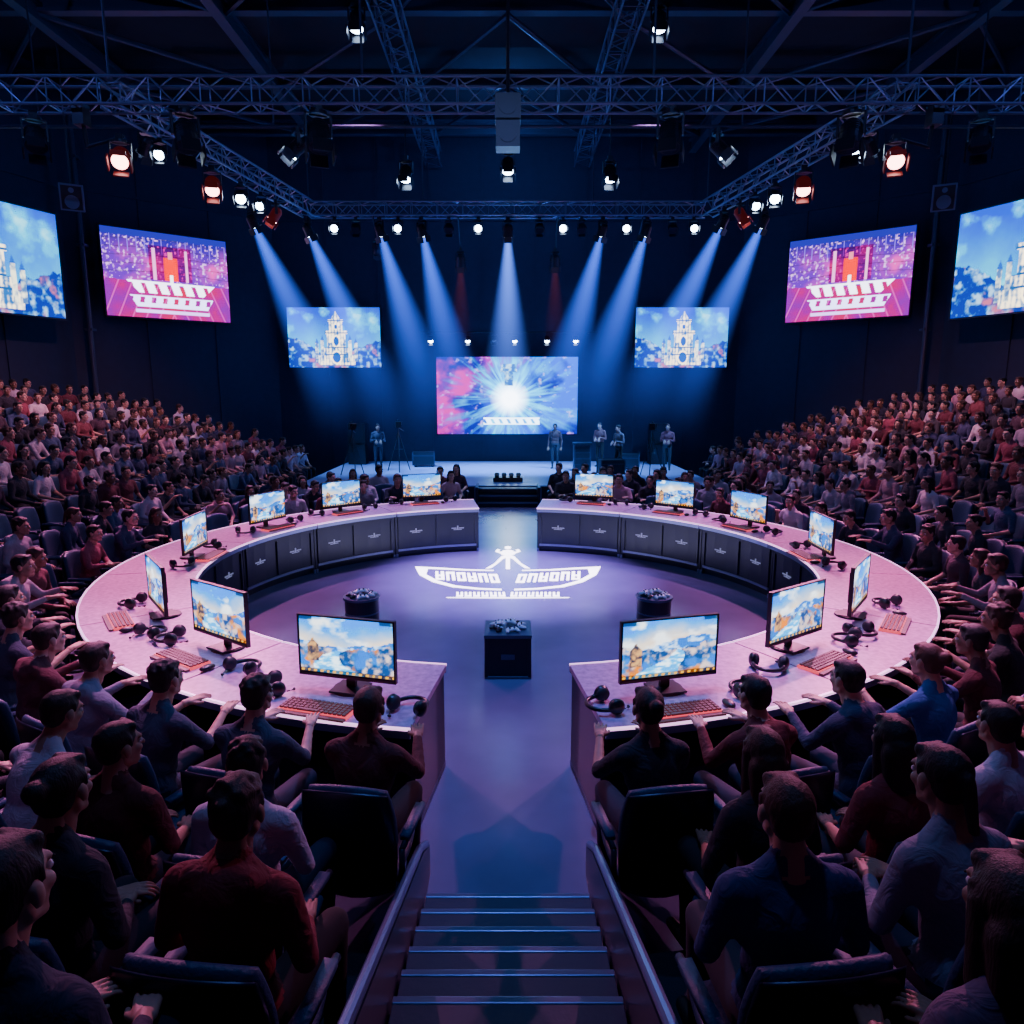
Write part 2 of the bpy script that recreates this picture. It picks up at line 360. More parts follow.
# ------------------------------------------------------------ desks
M_top=mat('desk_top_laminate',(.62,.34,.56),.28,0,var=.6,bscale=26); M_body=mat('desk_panel_navy',(.011,.017,.05),.33,.3); M_trim=mat('desk_edge_aluminium',(.22,.26,.46),.3,.8)
M_edge=mat('desk_edge_painted_highlight',(.4,.4,.6),.3,.3,(.9,.45,.85),2.2)  # emission paints the bright highlight along the desk edges, no LED there
M_emb=mat('desk_emblem',(.3,.3,.4),.4,.2,(.45,.5,.9),.3)
def ap(r,a,side): return (side*r*math.sin(a),CY-r*math.cos(a))
def arcbox(mb,r0,r1,a0,a1,z0,z1,side,mi,n=6):
    A=[ap(r0,a0+(a1-a0)*i/n,side) for i in range(n+1)];Bq=[ap(r1,a0+(a1-a0)*i/n,side) for i in range(n+1)]
    m=n+1;vs=[(*p,z0) for p in A]+[(*p,z0) for p in Bq]+[(*p,z1) for p in A]+[(*p,z1) for p in Bq];fs=[]
    for i in range(n): fs+=[(2*m+i,2*m+i+1,3*m+i+1,3*m+i),(i,m+i,m+i+1,i+1),(i,i+1,2*m+i+1,2*m+i),(m+i,3*m+i,3*m+i+1,m+i+1)]
    fs+=[(0,2*m,3*m,m),(n,m+n,3*m+n,2*m+n)]
    if side<0: fs=[tuple(reversed(f)) for f in fs]
    mb.add(vs,fs,mi)
A0=math.radians(7.3);A1=math.radians(172);NU=7
for s in(-1,1):
    for u in range(NU):
        a=A0+(A1-A0)*u/NU+.002;c=A0+(A1-A0)*(u+1)/NU-.002;mb=MB()
        arcbox(mb,3.2,4.1,a,c,.66,.70,s,0); arcbox(mb,3.19,3.2,a,c,.64,.69,s,2); arcbox(mb,3.186,3.2,a,c,.688,.704,s,4); arcbox(mb,4.1,4.11,a,c,.64,.69,s,2); arcbox(mb,4.1,4.114,a,c,.688,.703,s,4)
        arcbox(mb,3.27,3.5,a,c,.07,.66,s,1); arcbox(mb,3.3,3.48,a,c,0,.07,s,1)
        for e in(a,c-.01): arcbox(mb,3.27,4.02,e,e+.01,.0,.66,s,1,1); arcbox(mb,3.25,4.05,e,e+.01,.0,.05,s,2,1)
        arcbox(mb,3.255,3.27,a+.012,c-.012,.58,.63,s,1); arcbox(mb,3.255,3.27,a+.012,c-.012,.09,.12,s,2)
        for f in(a+.012,(a+c)/2-.004,c-.02): arcbox(mb,3.25,3.27,f,f+.008,.13,.58,s,1,1)
        for q in(a*.75+c*.25,a*.25+c*.75):
            arcbox(mb,3.262,3.27,q-.03,q-.006,.375,.39,s,3,2); arcbox(mb,3.262,3.27,q+.006,q+.03,.375,.39,s,3,2); arcbox(mb,3.262,3.27,q-.02,q+.02,.355,.365,s,3,2); arcbox(mb,3.262,3.27,q-.003,q+.003,.36,.42,s,3,1)
        obj('curved_gaming_desk',mb.mesh('curved_gaming_desk',[M_top,M_body,M_trim,M_emb,M_edge]))

# ------------------------------------------------------------ screen pictures
def vnoise(U,V,f,seed,asp=1.6):
    rs=np.random.RandomState(seed);g=rs.rand(130,130);x=U*f*asp;y=V*f
    x0=np.floor(x).astype(int);y0=np.floor(y).astype(int);fx=x-x0;fy=y-y0;fx=fx*fx*(3-2*fx);fy=fy*fy*(3-2*fy)
    x0%=128;y0%=128
    return (g[y0,x0]*(1-fx)+g[y0,x0+1]*fx)*(1-fy)+(g[y0+1,x0]*(1-fx)+g[y0+1,x0+1]*fx)*fy
def fbm(U,V,f,seed,o=4): 
    r=0;a=.5
    for i in range(o): r=r+a*vnoise(U+.13*i,V+.07*i,f*2**i,seed+i);a*=.5
    return r/(1-.5**o)
def mixc(a,b,t): t=np.clip(t,0,1)[...,None];return np.array(a)*(1-t)+np.array(b)*t
def grade(c,g=1.75,sat=1.45):
    c=np.clip(c,0,None)**g; l=(c@np.array([.25,.6,.15]))[...,None]; return np.clip(l+(c-l)*sat,0,None)
def burst(U,V):
    x=(U-.52)*1.78;y=V-.46;r=np.hypot(x,y);a=np.arctan2(y,x)/6.2832+.5
    st=fbm(a,r*.15,34,77,3)*.6+fbm(a,r*.05,80,12,2)*.4
    n=fbm(U,V,3,3,5); col=mixc((.75,.12,.55),(.02,.36,.95),(U-.18)*3.0+(n-.5)*1.6+(.5-V)*.6)
    col=mixc(col,(.06,.06,.42),(n-.5)*5*np.clip(r*1.8,0,1)); col=mixc(col,(.9,.7,1.1),(fbm(U,V,18,5)-.62)*4)
    col=mixc(col,(.1,.85,1.1),(st-.46)*5*np.clip(1.1-r,0,1))
    col=mixc(col,(.6,1.2,1.5),(.9-r*1.5)*(.1+(st-.3)*2.8)*1.4); col=mixc(col,(2.2,2.3,2.5),(1-r*3.8)*1.5)
    d=(abs(U-.51)<.03+.03*(V>.8)-.1*abs(V-.78)*(V>.84))&(abs(V-.77)<.14); dc=mixc((.1,.3,.6),(.9,1.1,1.2),(fbm(U,V,30,9)-.35)*3);col[d]=dc[d]
    t=(abs(V-.17)<.045)&(abs(U-.53)<.2)&((np.sin(U*110+V*30)>-.45)|(V>.195)|(V<.14)); col[t]=(1.6,1.8,2.0)
    return grade(col,1.75,1.5)
def castle(U,V):
    n=fbm(U,V,2.5,21,5);col=mixc((.12,.78,.95),(.0,.26,.75),(V-.2)*1.2+(n-.5)*.9);col=mixc(col,(.7,1.,1.1),(fbm(U,V,3.5,60,5)-.6)*5)
    g=fbm(U,V,16,33,4);m=(V<.2+.25*(fbm(U,V*0,7,8)-.3)+.45*abs(U-.5)**1.2)
    gc=mixc((.02,.16,.48),(.7,.85,1.),(g-.45)*3.5);gc=mixc(gc,(.7,.4,.5),(fbm(U,V,8,71)-.6)*5);col[m]=gc[m]
    x=abs(U-.52);w=np.where(V<.22,.2,np.where(V<.34,.15,np.where(V<.56,.1,np.where(V<.62,.125,np.where(V<.76,.07,np.where(V<.8,.085,.05*(1-(V-.8)/.15)))))))
    t=(x<w)&(V>.04)&(V<.94)
    tc=mixc((.2,.35,.6),(1.4,1.3,1.15),(fbm(U,V,18,5)-.32)*3+.35*np.cos(x*190)+.15*(1-x/w));col[t]=tc[t]
    for cz,rx,rz in((.44,.03,.08),(.68,.02,.04),(.17,.045,.09)):
        a=t&(np.hypot(x/rx,(V-cz)/rz)<1);col[a]=(.05,.28,.6)
        a=t&(abs(np.hypot(x/rx,(V-cz)/rz)-1.15)<.15);col[a]=(1.5,1.4,1.2)
    for z0 in(.22,.34,.58,.78): a=t&(abs(V-z0)<.01);col[a]=(.15,.28,.5)
    for dx in(.15,.21):
        q=(abs(x-dx)<.018)&(V<.58-dx*.8)&(V>.1);c4=mixc((.3,.4,.6),(1.2,1.2,1.1),(fbm(U,V,22,15)-.3)*3);col[q]=c4[q]
        q=(abs(x-dx)<.018)&(V>=.58-dx*.8)&(V<.66-dx*.8-abs(x-dx)*4);col[q]=(.1,.3,.65)
    return grade(col,1.8,1.55)
def arena(U,V):
    n=fbm(U,V,5,51);col=mixc((.3,.14,.6),(.85,.3,.65),(n-.35)*2.2);col=mixc(col,(.08,.08,.42),(V-.7)*4)
    x=abs(U-.52)
    pts=fbm(U,V,42,7,2);col=mixc(col,(1.,.75,1.15),(pts-.63)*6*(V>.42))
    q=(abs(np.sin(V*34+x*3))<.16)&(V>.45);col[q]=col[q]*.45+.08
    q=(abs(np.sin(U*48))<.12)&(V>.75)&(V<.97);col[q]=(.5,.4,1.)
    q=(V>.93);col[q]=(.12,.12,.45)
    q=(x<.17)&(V>.45)&(V<.85);col[q]=col[q]*np.array((.8,.3,.5));q=(x<.055)&(V>.45)&(V<.72);col[q]=(1.,.03,.1);q=(x<.02)&(V>.7)&(V<.79);col[q]=(1.,.5,.6);q=(abs(x-.13)<.012)&(V>.45)&(V<.82);col[q]=(1.1,.7,1.)
    fl=mixc((.7,.03,.22),(.38,.05,.48),n*1.4+x-.3);fl=mixc(fl,(1.,.5,.8),(np.cos((x-.3*(.4-V))*60)-.9)*6)
    b_=(V<.38+x*.1);col=np.where(b_[...,None],fl,col)
    q=(V>.29)&(V<.43)&(x<.36-(.43-V)*.7)&((np.sin(U*62+V*14)>-.4)|(V>.405));col[q]=(1.6,1.6,1.8)
    q=(V>.13)&(V<.26)&(x<.36-(.26-V)*.4-.02)&((V<.17)|(np.sin(U*70-V*10)>-.3)|(V>.24));col[q]=(1.3,1.3,1.7)
    q=(x<.3)&(abs(V-.075)<.02);col[q]=(1.1,.9,1.4)
    q=(x<.012)&(V>.43)&(V<.52);col[q]=(1.5,1.5,1.6)
    return grade(col,1.65,1.45)
def game(seed):
    rs=np.random.RandomState(seed);ph=rs.rand()*6;pc_=.35+.3*rs.rand()
    def f(U,V):
        n=fbm(U,V,2.2,seed,5);h=.55+.1*np.sin(U*4+ph)
        sky=mixc((1.05,.98,.92),(.1,.5,1.05),(V-h)*2.6+(n-.5)*1.2);sky=mixc(sky,(1.2,1.25,1.3),(fbm(U,V*1.8,3,seed+4,5)-.56)*6)
        col=sky
        m1=V<h+.16*(fbm(U,V*0,5,seed+2,5)-.35);c1=mixc((.12,.38,.8),(.9,1.05,1.25),(fbm(U,V*1.5,9,seed+6)-.47)*5);col[m1]=c1[m1]
        hh=.42+.14*(fbm(U,V*0,7,seed+3,5)-.5)+.25*np.abs(U-pc_)
        m2=V<hh;c2=mixc((.08,.2,.42),(.95,.85,.85),(fbm(U,V,10,seed+9,4)-.42)*4);c2=mixc(c2,(.95,.5,.25),(fbm(U,V,4,seed+15)-.55)*5);c2=mixc(c2,(.05,.4,.85),(fbm(U,V,5,seed+5)-.52)*6);col[m2]=c2[m2]
        d=np.clip(hh-V,0,1);pth=(abs(U-pc_-.12*np.sin(V*7+ph))<.02+.5*d)&m2;pc=mixc((.15,.65,1.05),(1.2,1.35,1.45),(fbm(U*1.,V*3,8,seed+1,4)-.42)*4);col[pth]=pc[pth]
        q=(U>.08)&(U<.2)&(V<.62-2*abs(U-.14))&(V>.2);c3=mixc((.15,.15,.2),(.9,.65,.45),(fbm(U,V,16,seed)-.35)*3);col[q]=c3[q]
        x=abs(U-.5);q=(V<.055)|((V>.94)&(x>.36));col[q]=col[q]*.35
        q=(V<.045)&(V>.015)&(np.sin(U*90)>.3);col[q]=(1,.7,.3)
        return grade(col,1.7,1.4)
    return f
M_scr=screen_mat('monitor_display',1.8); M_led=screen_mat('led_wall_display',1.9)
def monitor_mesh(seed):
    mb=MB();zc=.98-DESK
    mb.box((0,.012,zc),(.64,.022,.385),0); mb.box((0,.035,zc),(.4,.03,.24),0); mb.grid(.615,.35,0,-.0005,zc+.008,96,56,game(seed),1)
    mb.box((0,.055,.1),(.06,.025,.22),0); mb.cyl((0,.06,.0),(0,.06,.014),.12,.115,24,0); mb.box((0,.04,.014),(.2,.18,.012),0)
    for s in(-1,1): mb.box((s*.314,-.001,zc),(.012,.008,.385),0)
    mb.box((0,-.001,zc-.184),(.64,.008,.018),0); mb.box((0,-.001,zc+.188),(.64,.008,.01),0)
    return mb.mesh('gaming_monitor',[M_black,M_scr])
MON=[monitor_mesh(100+17*i) for i in range(5)]
M_key=mat('keycaps_backlit',(.04,.025,.03),.5,0,(1,.18,.22),.05); M_kb=mat('keyboard_case',(.02,.012,.015),.4,0,(1,.07,.12),1.3)
mb=MB(); mb.box((0,0,.01),(.44,.15,.018),1)
for r in range(5):
    for c in range(15):
        if r==0 and 4<=c<=8: continue
        mb.box((-.2+c*.0286,-.055+r*.0275,.024),(.021,.02,.012),0)
mb.box((-.03,-.055,.024),(.135,.02,.012),0); mb.box((0,-.09,.008),(.44,.03,.012),0)
KB=mb.mesh('backlit_keyboard',[M_key,M_kb])
def blobmesh(name,B,vx,sm,mats):
    co,fs,lab=B.out(vx,sm); mb=MB(); mb.add(co.tolist(),fs,0)
    for i,l in enumerate(lab): mb.m[i]=int(l)
    return mb.mesh(name,mats,True)
B=Blob();B.el((0,0,.018),(.031,.056,.02),0);B.cap((0,-.0,.03),(0,.03,.028),.007,.007,1)
MOUSE=blobmesh('computer_mouse',B,.004,1,[M_black,M_key])
B=Blob()
pts=[(math.cos(t)*.085,math.sin(t)*.1,.03) for t in np.linspace(0,math.pi,11)]
for a,c in zip(pts[:-1],pts[1:]): B.cap(a,c,.012,.012,0)
for s in(-1,1):
    B.el((s*.085,-.02,.042),(.026,.042,.042),0); B.el((s*.066,-.02,.042),(.018,.038,.036),1); B.cap((s*.085,0,.03),(s*.088,-.02,.04),.012,.014,0)
B.cap((-.085,-.03,.02),(-.05,-.1,.012),.004,.004,0);B.el((-.045,-.105,.013),(.012,.009,.009),1)
M_pad=mat('ear_cushion',(.03,.03,.04),.7)
HEADSET=blobmesh('gaming_headset',B,.006,1,[M_black,M_pad])
B=Blob();B.el((0,0,.025),(.06,.035,.02),0)
for s in(-1,1):
    B.cap((s*.045,.0,.024),(s*.065,-.055,.018),.026,.016,0); B.cap((s*.025,-.015,.04),(s*.025,-.015,.052),.008,.01,1); B.cap((s*.05,.03,.03),(s*.035,.034,.03),.008,.008,1)
    B.el((s*.055,.008,.046),(.012,.012,.005),1)
M_pw=mat('controller_shell',(.75,.77,.85),.35)
PAD=blobmesh('game_controller',B,.0045,1,[M_pw,M_black])
PADK=blobmesh('game_controller_black',B,.0045,1,[M_black,M_pw])

MONPOS=[(-.97,3.99,15,1),(-2.02,4.69,35,1),(-2.83,5.43,53,1),(-3.42,7.5,88,0),(-3.2,9.2,116,0),(-2.5,10.4,138,0),(-1.4,11.3,159,0)]
k=0
for s in(1,-1):
    for (x,y,a,outw) in MONPOS:
        x=x*s; side=-s; ang=math.radians(a)
        rad=Vector((side*math.sin(ang),-math.cos(ang),0))
        face=rad if outw else -rad
        rz=math.atan2(face.x,-face.y)
        obj('gaming_monitor',MON[k%5],(x,y,DESK+.0005),rz)
        p=Vector((x,y,DESK+.001)); t=Vector((math.cos(rz),math.sin(rz),0))
        kp=p+face*.26-t*.05 if outw else p-rad*.02+face*.14
        obj('backlit_keyboard',KB,kp,rz+random.uniform(-.08,.08))
        obj('computer_mouse',MOUSE,kp+t*.3,rz)
        hp=p+(face*.14 if outw else face*.02)+t*.46; obj('gaming_headset',HEADSET,hp,rz+random.uniform(-.6,.6),scale=1.15)
        hp=p+(face*.1 if outw else face*.04)-t*.45; obj('gaming_headset',HEADSET,hp,rz+2+random.uniform(-.6,.6),scale=1.15)
        k+=1

# ------------------------------------------------------------ pedestals
M_ped=mat('pedestal_black',(.009,.012,.025),.3,.3); M_pt=mat('pedestal_edge',(.06,.08,.16),.35,.5)
mb=MB(); mb.box((0,0,.2),(.38,.38,.38),0); mb.box((0,0,.39),(.42,.42,.03),1); mb.box((0,0,.012),(.41,.41,.024),1)
for s in(-1,1):
    for q in(-1,1): mb.box((s*.19,q*.19,.2),(.03,.03,.37),0)
    mb.box((0,s*.192,.2),(.12,.008,.05),1);mb.box((s*.192,0,.2),(.008,.12,.05),1)
obj('display_pedestal',mb.mesh('display_pedestal',[M_ped,M_pt]),(0,6.02,0),bevel=.004)
PH=.35
for s in(-1,1):
    mb=MB(); mb.cyl((0,0,.02),(0,0,PH-.02),.18,.18,40,0); mb.cyl((0,0,0),(0,0,.025),.19,.19,40,1); mb.cyl((0,0,PH-.025),(0,0,PH),.195,.195,40,1); mb.cyl((0,0,.17),(0,0,.185),.183,.183,40,1)
    obj('round_display_pedestal',mb.mesh('round_display_pedestal',[M_ped,M_pt]),(s*1.56,7.2,0))
for (x,y,z,rr) in((0,6.02,.406,.11),(-1.56,7.2,PH+.001,.1),(1.56,7.2,PH+.001,.1)):
    e=empty('game_controller_display',(x,y,z))
    for i in range(5):
        a=i*1.257; o=obj('controller',PAD if i%2==0 else PADK,(math.cos(a)*rr,math.sin(a)*rr,0),a+1.57,e,scale=.8)
    obj('controller',PAD,(0,0,.035),.3,e,scale=.85)

# ------------------------------------------------------------ floor emblem
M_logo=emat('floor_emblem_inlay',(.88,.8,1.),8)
mb=MB()
def poly(p): 
    mb.add([(x,y,.004) for x,y in p],[tuple(range(len(p)))],0)
for s in(-1,1):
    q=lambda pts:poly([(s*x,y) for x,y in pts])
    q([(1.34,9.82),(1.0,9.76),(.6,9.66),(.2,9.62),(.2,9.58),(.6,9.6),(1.0,9.68),(1.14,9.7)])
    arc=[(1.34,9.82),(1.22,9.36),(1.0,9.0),(.72,8.75),(.38,8.64),(.08,8.6)]
    q([arc[0],arc[1],(1.13,9.38),(1.14,9.7)]);q([arc[1],arc[2],(.94,9.06),(1.13,9.38)]);q([arc[2],arc[3],(.68,8.82),(.94,9.06)]);q([arc[3],arc[4],arc[5],(.08,8.66),(.37,8.7),(.68,8.82)])
    x=.1
    for i in range(6):
        w=.12;h0=8.96+.03*i;h1=9.4+.03*i;sl=.05
        q([(x,h0),(x+.045,h0),(x+.045+sl,h1),(x+sl,h1)]); q([(x+w-.04,h0),(x+w,h0),(x+w+sl,h1),(x+w-.04+sl,h1)])
        if i%3==0: q([(x,h0),(x+w,h0),(x+w+.01,h0+.09),(x+.01,h0+.09)]);q([(x+.035,h1-.1),(x+w+.035,h1-.1),(x+w+sl,h1),(x+sl,h1)])
        elif i%3==2: q([(x+.02,h0+.18),(x+w+.02,h0+.18),(x+w+.03,h0+.26),(x+.03,h0+.26)]);q([(x,h0),(x+w,h0),(x+w+.01,h0+.08),(x+.01,h0+.08)])
        else: q([(x+.035,h1-.1),(x+w+.035,h1-.1),(x+w+sl,h1),(x+sl,h1)])
        x+=w+.03
    for i in range(6):
        X0=.03+i*.105; q([(X0,8.32),(X0+.03,8.32),(X0+.04,8.52),(X0+.01,8.52)]); q([(X0,8.32),(X0+.085,8.32),(X0+.085,8.38),(X0,8.38)]); q([(X0+.055,8.39),(X0+.085,8.39),(X0+.095,8.52),(X0+.065,8.52)])
    q([(0,8.25),(.74,8.27),(.76,8.29),(0,8.29)])
    q([(0,9.68),(.03,9.68),(.03,10.5),(0,10.5)]); q([(.03,10.35),(.07,10.3),(.16,9.98),(.24,9.74),(.32,9.7),(.2,10.0),(.1,10.45),(.03,10.55)])
    q([(0,10.5),(.09,10.55),(.13,10.7),(.07,10.86),(0,10.9)]); q([(.13,10.68),(.2,10.78),(.17,10.95),(.12,10.9),(.15,10.8),(.1,10.74)]); q([(0,10.95),(.05,11.0),(.05,11.12),(0,11.17)])
obj('floor_emblem',mb.mesh('floor_emblem',[M_logo]))

# ------------------------------------------------------------ stage
SZ=.38
M_stage=mat('stage_deck',(.36,.47,.75),.3,0,var=.1,bscale=2)
mb=MB(); mb.box((0,18.6,SZ/2-.015),(9.6,5.6,SZ-.03),1); mb.box((0,18.6,SZ-.015),(9.66,5.6,.03),0)
for i in range(20): mb.box((-4.75+i*.5,15.79,SZ/2-.02),(.03,.03,SZ-.04),2)
obj('stage_platform',mb.mesh('stage_platform',[M_stage,M_body,M_trim]))
mb=MB()
for i in range(3):
    z=.12*(i+1)-.01; mb.box((0,15.05+.24*i+.12,z/2),(1.3,.24,z),0); mb.box((0,15.05+.24*i+.01,z-.012),(1.3,.03,.024),1)
for s in(-1,1): mb.box((s*.68,15.4,.22),(.05,.74,.44),0)
obj('stage_steps',mb.mesh('stage_steps',[M_rail,M_nose]))
mb=MB()
mb.box((0,0,.05),(.7,.3,.1),0)
for i in range(4): mb.cyl((-.26+i*.17,-.1,.1),(-.26+i*.17,-.16,.18),.045,.06,12,0); mb.box((-.26+i*.17,.05,.14),(.1,.1,.1),0)
obj('stage_monitor_lights',mb.mesh('stage_monitor_lights',[M_black]),(0,16.6,SZ))
def wscreen(name,c,w,h,rz,f,nx,ny,cable=0):
    mb=MB(); mb.box((0,.06,0),(w+.08,.1,h+.08),0); mb.grid(w,h,0,-.001,0,nx,ny,f,1)
    for a in(-1,1):
        mb.box((a*(w/2+.025),-.004,0),(.03,.02,h+.08),0); mb.box((0,-.004,a*(h/2+.025)),(w+.08,.02,.03),0)
        mb.box((a*w*.3,.17,0),(.08,.12,h*.8),0)
    obj(name,mb.mesh(name,[M_black,M_led]),c,rz)
wscreen('stage_led_display',(-.02,21.2,2.36),4.2,2.27,0,burst,280,150)
for s in(-1,1):
    wscreen('castle_projection_screen',(s*5.12,21.2,4.05),2.72,1.72,0,castle,170,108)
    wscreen('arena_projection_screen',(s*8.92,19.2,5.46),3.06,2.15,-s*math.atan2(1.08,1.25),arena,190,130)
    wscreen('castle_projection_screen',(s*10.86,15.2,5.3),3.4,2.28,-s*math.atan2(.94,.34),castle,200,135)

# ------------------------------------------------------------ trusses / roof
def truss(mb,p0,p1,sz,r=.022,rl=.011,step=None,mi=0):
    p0=Vector(p0);p1=Vector(p1);d=(p1-p0);l=d.length;d.normalize();up=Vector((0,0,1));x=d.cross(up).normalized();h=sz/2
    step=step or sz;n=max(2,int(l/step));cs=[(-h,-h),(h,-h),(h,h),(-h,h)]
    P=lambda i,c:p0+d*(l*i/n)+x*c[0]+up*c[1]
    for c in cs: mb.cyl(P(0,c),P(n,c),r,r,8,mi)
    for q in range(4):
        a,c=cs[q],cs[(q+1)%4]
        for i in range(n):
            mb.cyl(P(i,a if i%2 else c),P(i+1,c if i%2 else a),rl,rl,5,mi,False)
            if i%2==0: mb.cyl(P(i,a),P(i,c),rl,rl,5,mi,False)
def tobj(name,segs,m=M_truss):
    mb=MB()
    for a in segs: truss(mb,*a[:3])
    obj(name,mb.mesh(name,[m]))
ZT=6.72
tobj('lighting_truss',[((-12.4,11,ZT),(12.4,11,ZT),.36)])
tobj('lighting_truss',[((-4.7,17.5,ZT),(4.7,17.5,ZT),.3)])
for s in(-1,1): tobj('lighting_truss',[((s*5.75,11,ZT),(s*4.7,17.5,ZT),.32)])
M_truss2=mat('roof_truss_painted',(.08,.11,.2),.45,.4)
for s in(-1,1): tobj('roof_truss',[((s*2.1,-4,9),(s*2.1,21.3,9),.42)],M_truss2)
mb=MB()
for X in(5.2,8.6,11.6):
    for s in(-1,1): mb.box((s*X,8.2,9.15),(.2,26,.06),0); mb.box((s*X,8.2,9.3),(.05,26,.3),0); mb.box((s*X,8.2,9.45),(.2,26,.06),0)
for Y in(5,8,11,14.2,17.4,20.4):
    mb.box((0,Y,9.35),(25,.2,.06),0); mb.box((0,Y,9.5),(25,.05,.3),0); mb.box((0,Y,9.65),(25,.2,.06),0)
for i,Y in enumerate((5,8,11,14.2,17.4)):
    Y2=(8,11,14.2,17.4,20.4)[i]
    for s in(-1,1):
        mb.cyl((s*2.1,Y,9.3),(s*5.2,Y2,9.3),.05,.05,6); mb.cyl((s*8.6,Y,9.3),(s*5.2,Y2,9.3),.05,.05,6); mb.cyl((s*2.1,Y2,9.3),(0,Y,9.3),.05,.05,6); mb.cyl((s*8.6,Y,9.3),(s*11.6,Y2,9.3),.05,.05,6)
obj('roof_beams',mb.mesh('roof_beams',[M_beam]))
mb=MB()
for x in(-11,-8,-5.75,-2.1,0,2.1,5.75,8,11): mb.cyl((x,11,ZT+.2),(x,11,9.3),.02,.02,6)
for x in(-4.7,-2,2,4.7): mb.cyl((x,17.5,ZT+.17),(x,17.5,9.3),.015,.015,6)
mb.cyl((-9,12.9,6.95),(9,12.9,6.95),.03,.03,8)
for x in(-8,-4,4,8): mb.cyl((x,12.9,6.95),(x,12.9,9.3),.015,.015,6)
obj('truss_hanger_rods',mb.mesh('truss_hanger_rods',[M_beam]))
for s in(-1,1):
    mb=MB()
    for i in range(3):
        pts=[Vector((s*(7.6+i*1.1),11 ,ZT-.2)).lerp(Vector((s*(9.4+i*1.0),11,ZT-.2)),t)-Vector((0,0,.3*math.sin(math.pi*t))) for t in np.linspace(0,1,9)]
        mb.tube(pts,.012,6)
    obj('truss_power_cable',mb.mesh('truss_power_cable',[M_black]))

# ------------------------------------------------------------ lamps
L_white=emat('lens_white',(.6,.78,1),28);L_red=emat('lens_warm_pink',(1,.42,.4),14);L_off=mat('lens_glass_dark',(.02,.03,.06),.1);L_or=emat('lens_orange',(1,.3,.15),4)
M_redglow=mat('lamp_body_red_lit',(.12,.015,.015),.4,.2,(1,.06,.04),.035)  # dark housing; red glow of the lens put into colour and emission
def lamp_mesh(name,lm,body=M_dark,big=False):
    mb=MB()
    mb.box((0,0,-.03),(.1,.06,.08),0); mb.cyl((0,0,-.03),(0,0,-.1),.02,.02,8,0); mb.cyl((0,0,-.08),(0,0,-.12),.1,.1,16,0)
    for s in(-1,1): mb.box((s*.14,0,-.22),(.02,.06,.24),0)
    mb.box((0,0,-.11),(.3,.06,.02),0); mb.cyl((-.15,0,-.3),(.15,0,-.3),.018,.018,8,0)
    hd=MB(); hd.cyl((0,0,.14),(0,0,.08),.07,.11,18,0); hd.cyl((0,0,.08),(0,0,-.1),.11,.12,18,0); hd.cyl((0,0,-.1),(0,0,-.18),.12,.13,18,0); hd.cyl((0,0,-.175),(0,0,-.184),.112,.112,20,1)
    for i in range(5): hd.cyl((0,0,.07-i*.025),(0,0,.06-i*.025),.122,.122,18,0)
    for q in range(4): 
        t=q*math.pi/2; hd.box((math.cos(t)*.15,math.sin(t)*.15,-.25),(.02 if q%2==0 else .2,.2 if q%2==0 else .02,.15),0)
    return mb.mesh(name+'_yoke',[M_dark]),hd.mesh(name+'_head',[body,lm])
LM={'off':lamp_mesh('a',L_off),'white':lamp_mesh('b',L_white),'red':lamp_mesh('c',L_red,M_redglow),'or':lamp_mesh('d',L_or)}
def lamp(kind,loc,target,scale=1,name='stage_spotlight',light=None):
    e=empty(name,loc); y,h=LM[kind]
    a=obj('yoke',y,(0,0,0),0,e,scale=scale)
    d=Vector(target)-(Vector(loc)+Vector((0,0,-.3*scale)))
    b_=obj('head',h,(0,0,-.3*scale),0,e,scale=scale); b_.rotation_mode='QUATERNION'; b_.rotation_quaternion=d.to_track_quat('-Z','Y')
    a.rotation_euler=(0,0,math.atan2(d.y,d.x)+math.pi/2)
    if light:
        col,pw,ang=light; l=bpy.data.lights.new('lamp','SPOT'); l.color=col;l.energy=pw;l.spot_size=math.radians(ang);l.spot_blend=1.0;l.shadow_soft_size=.08
        o=bpy.data.objects.new('bulb',l); sc.collection.objects.link(o); o.parent=e; dn=d.normalized()
        o.location=Vector((0,0,-.3*scale))+dn*.24*scale; o.rotation_mode='QUATERNION'; o.rotation_quaternion=d.to_track_quat('-Z','Y')
    return e,d
def beam_mat(name,col,S,L_,r0,r1):  # volume emission stands in for lamp light scattered in the air
    m=bpy.data.materials.new(name);m.use_nodes=True;N=m.node_tree.nodes;L=m.node_tree.links;N.clear()
    out=N.new('ShaderNodeOutputMaterial');em=N.new('ShaderNodeEmission');em.inputs['Color'].default_value=(*col,1);L.new(em.outputs[0],out.inputs['Volume'])
    tc=N.new('ShaderNodeTexCoord');sp=N.new('ShaderNodeSeparateXYZ');L.new(tc.outputs['Object'],sp.inputs[0])
    def mth(op,a,b=None,clamp=False):
        n=N.new('ShaderNodeMath');n.operation=op;n.use_clamp=clamp
        for i,x in enumerate((a,b)):
            if x is None: continue
            if isinstance(x,(int,float)): n.inputs[i].default_value=x
            else: L.new(x,n.inputs[i])
        return n.outputs[0]
    l=mth('MULTIPLY',sp.outputs['Z'],-1/L_,True); r=mth('ADD',mth('MULTIPLY',l,r1-r0),r0)
    d2=mth('ADD',mth('MULTIPLY',sp.outputs['X'],sp.outputs['X']),mth('MULTIPLY',sp.outputs['Y'],sp.outputs['Y']))
    rad=mth('SUBTRACT',1.0,mth('DIVIDE',d2,mth('MULTIPLY',r,r)),True)
    fall=mth('POWER',mth('SUBTRACT',1.0,l,True),1.9)
    s=mth('MULTIPLY',mth('MULTIPLY',mth('DIVIDE',fall,r),mth('POWER',rad,1.8)),S); L.new(s,em.inputs['Strength']); return m
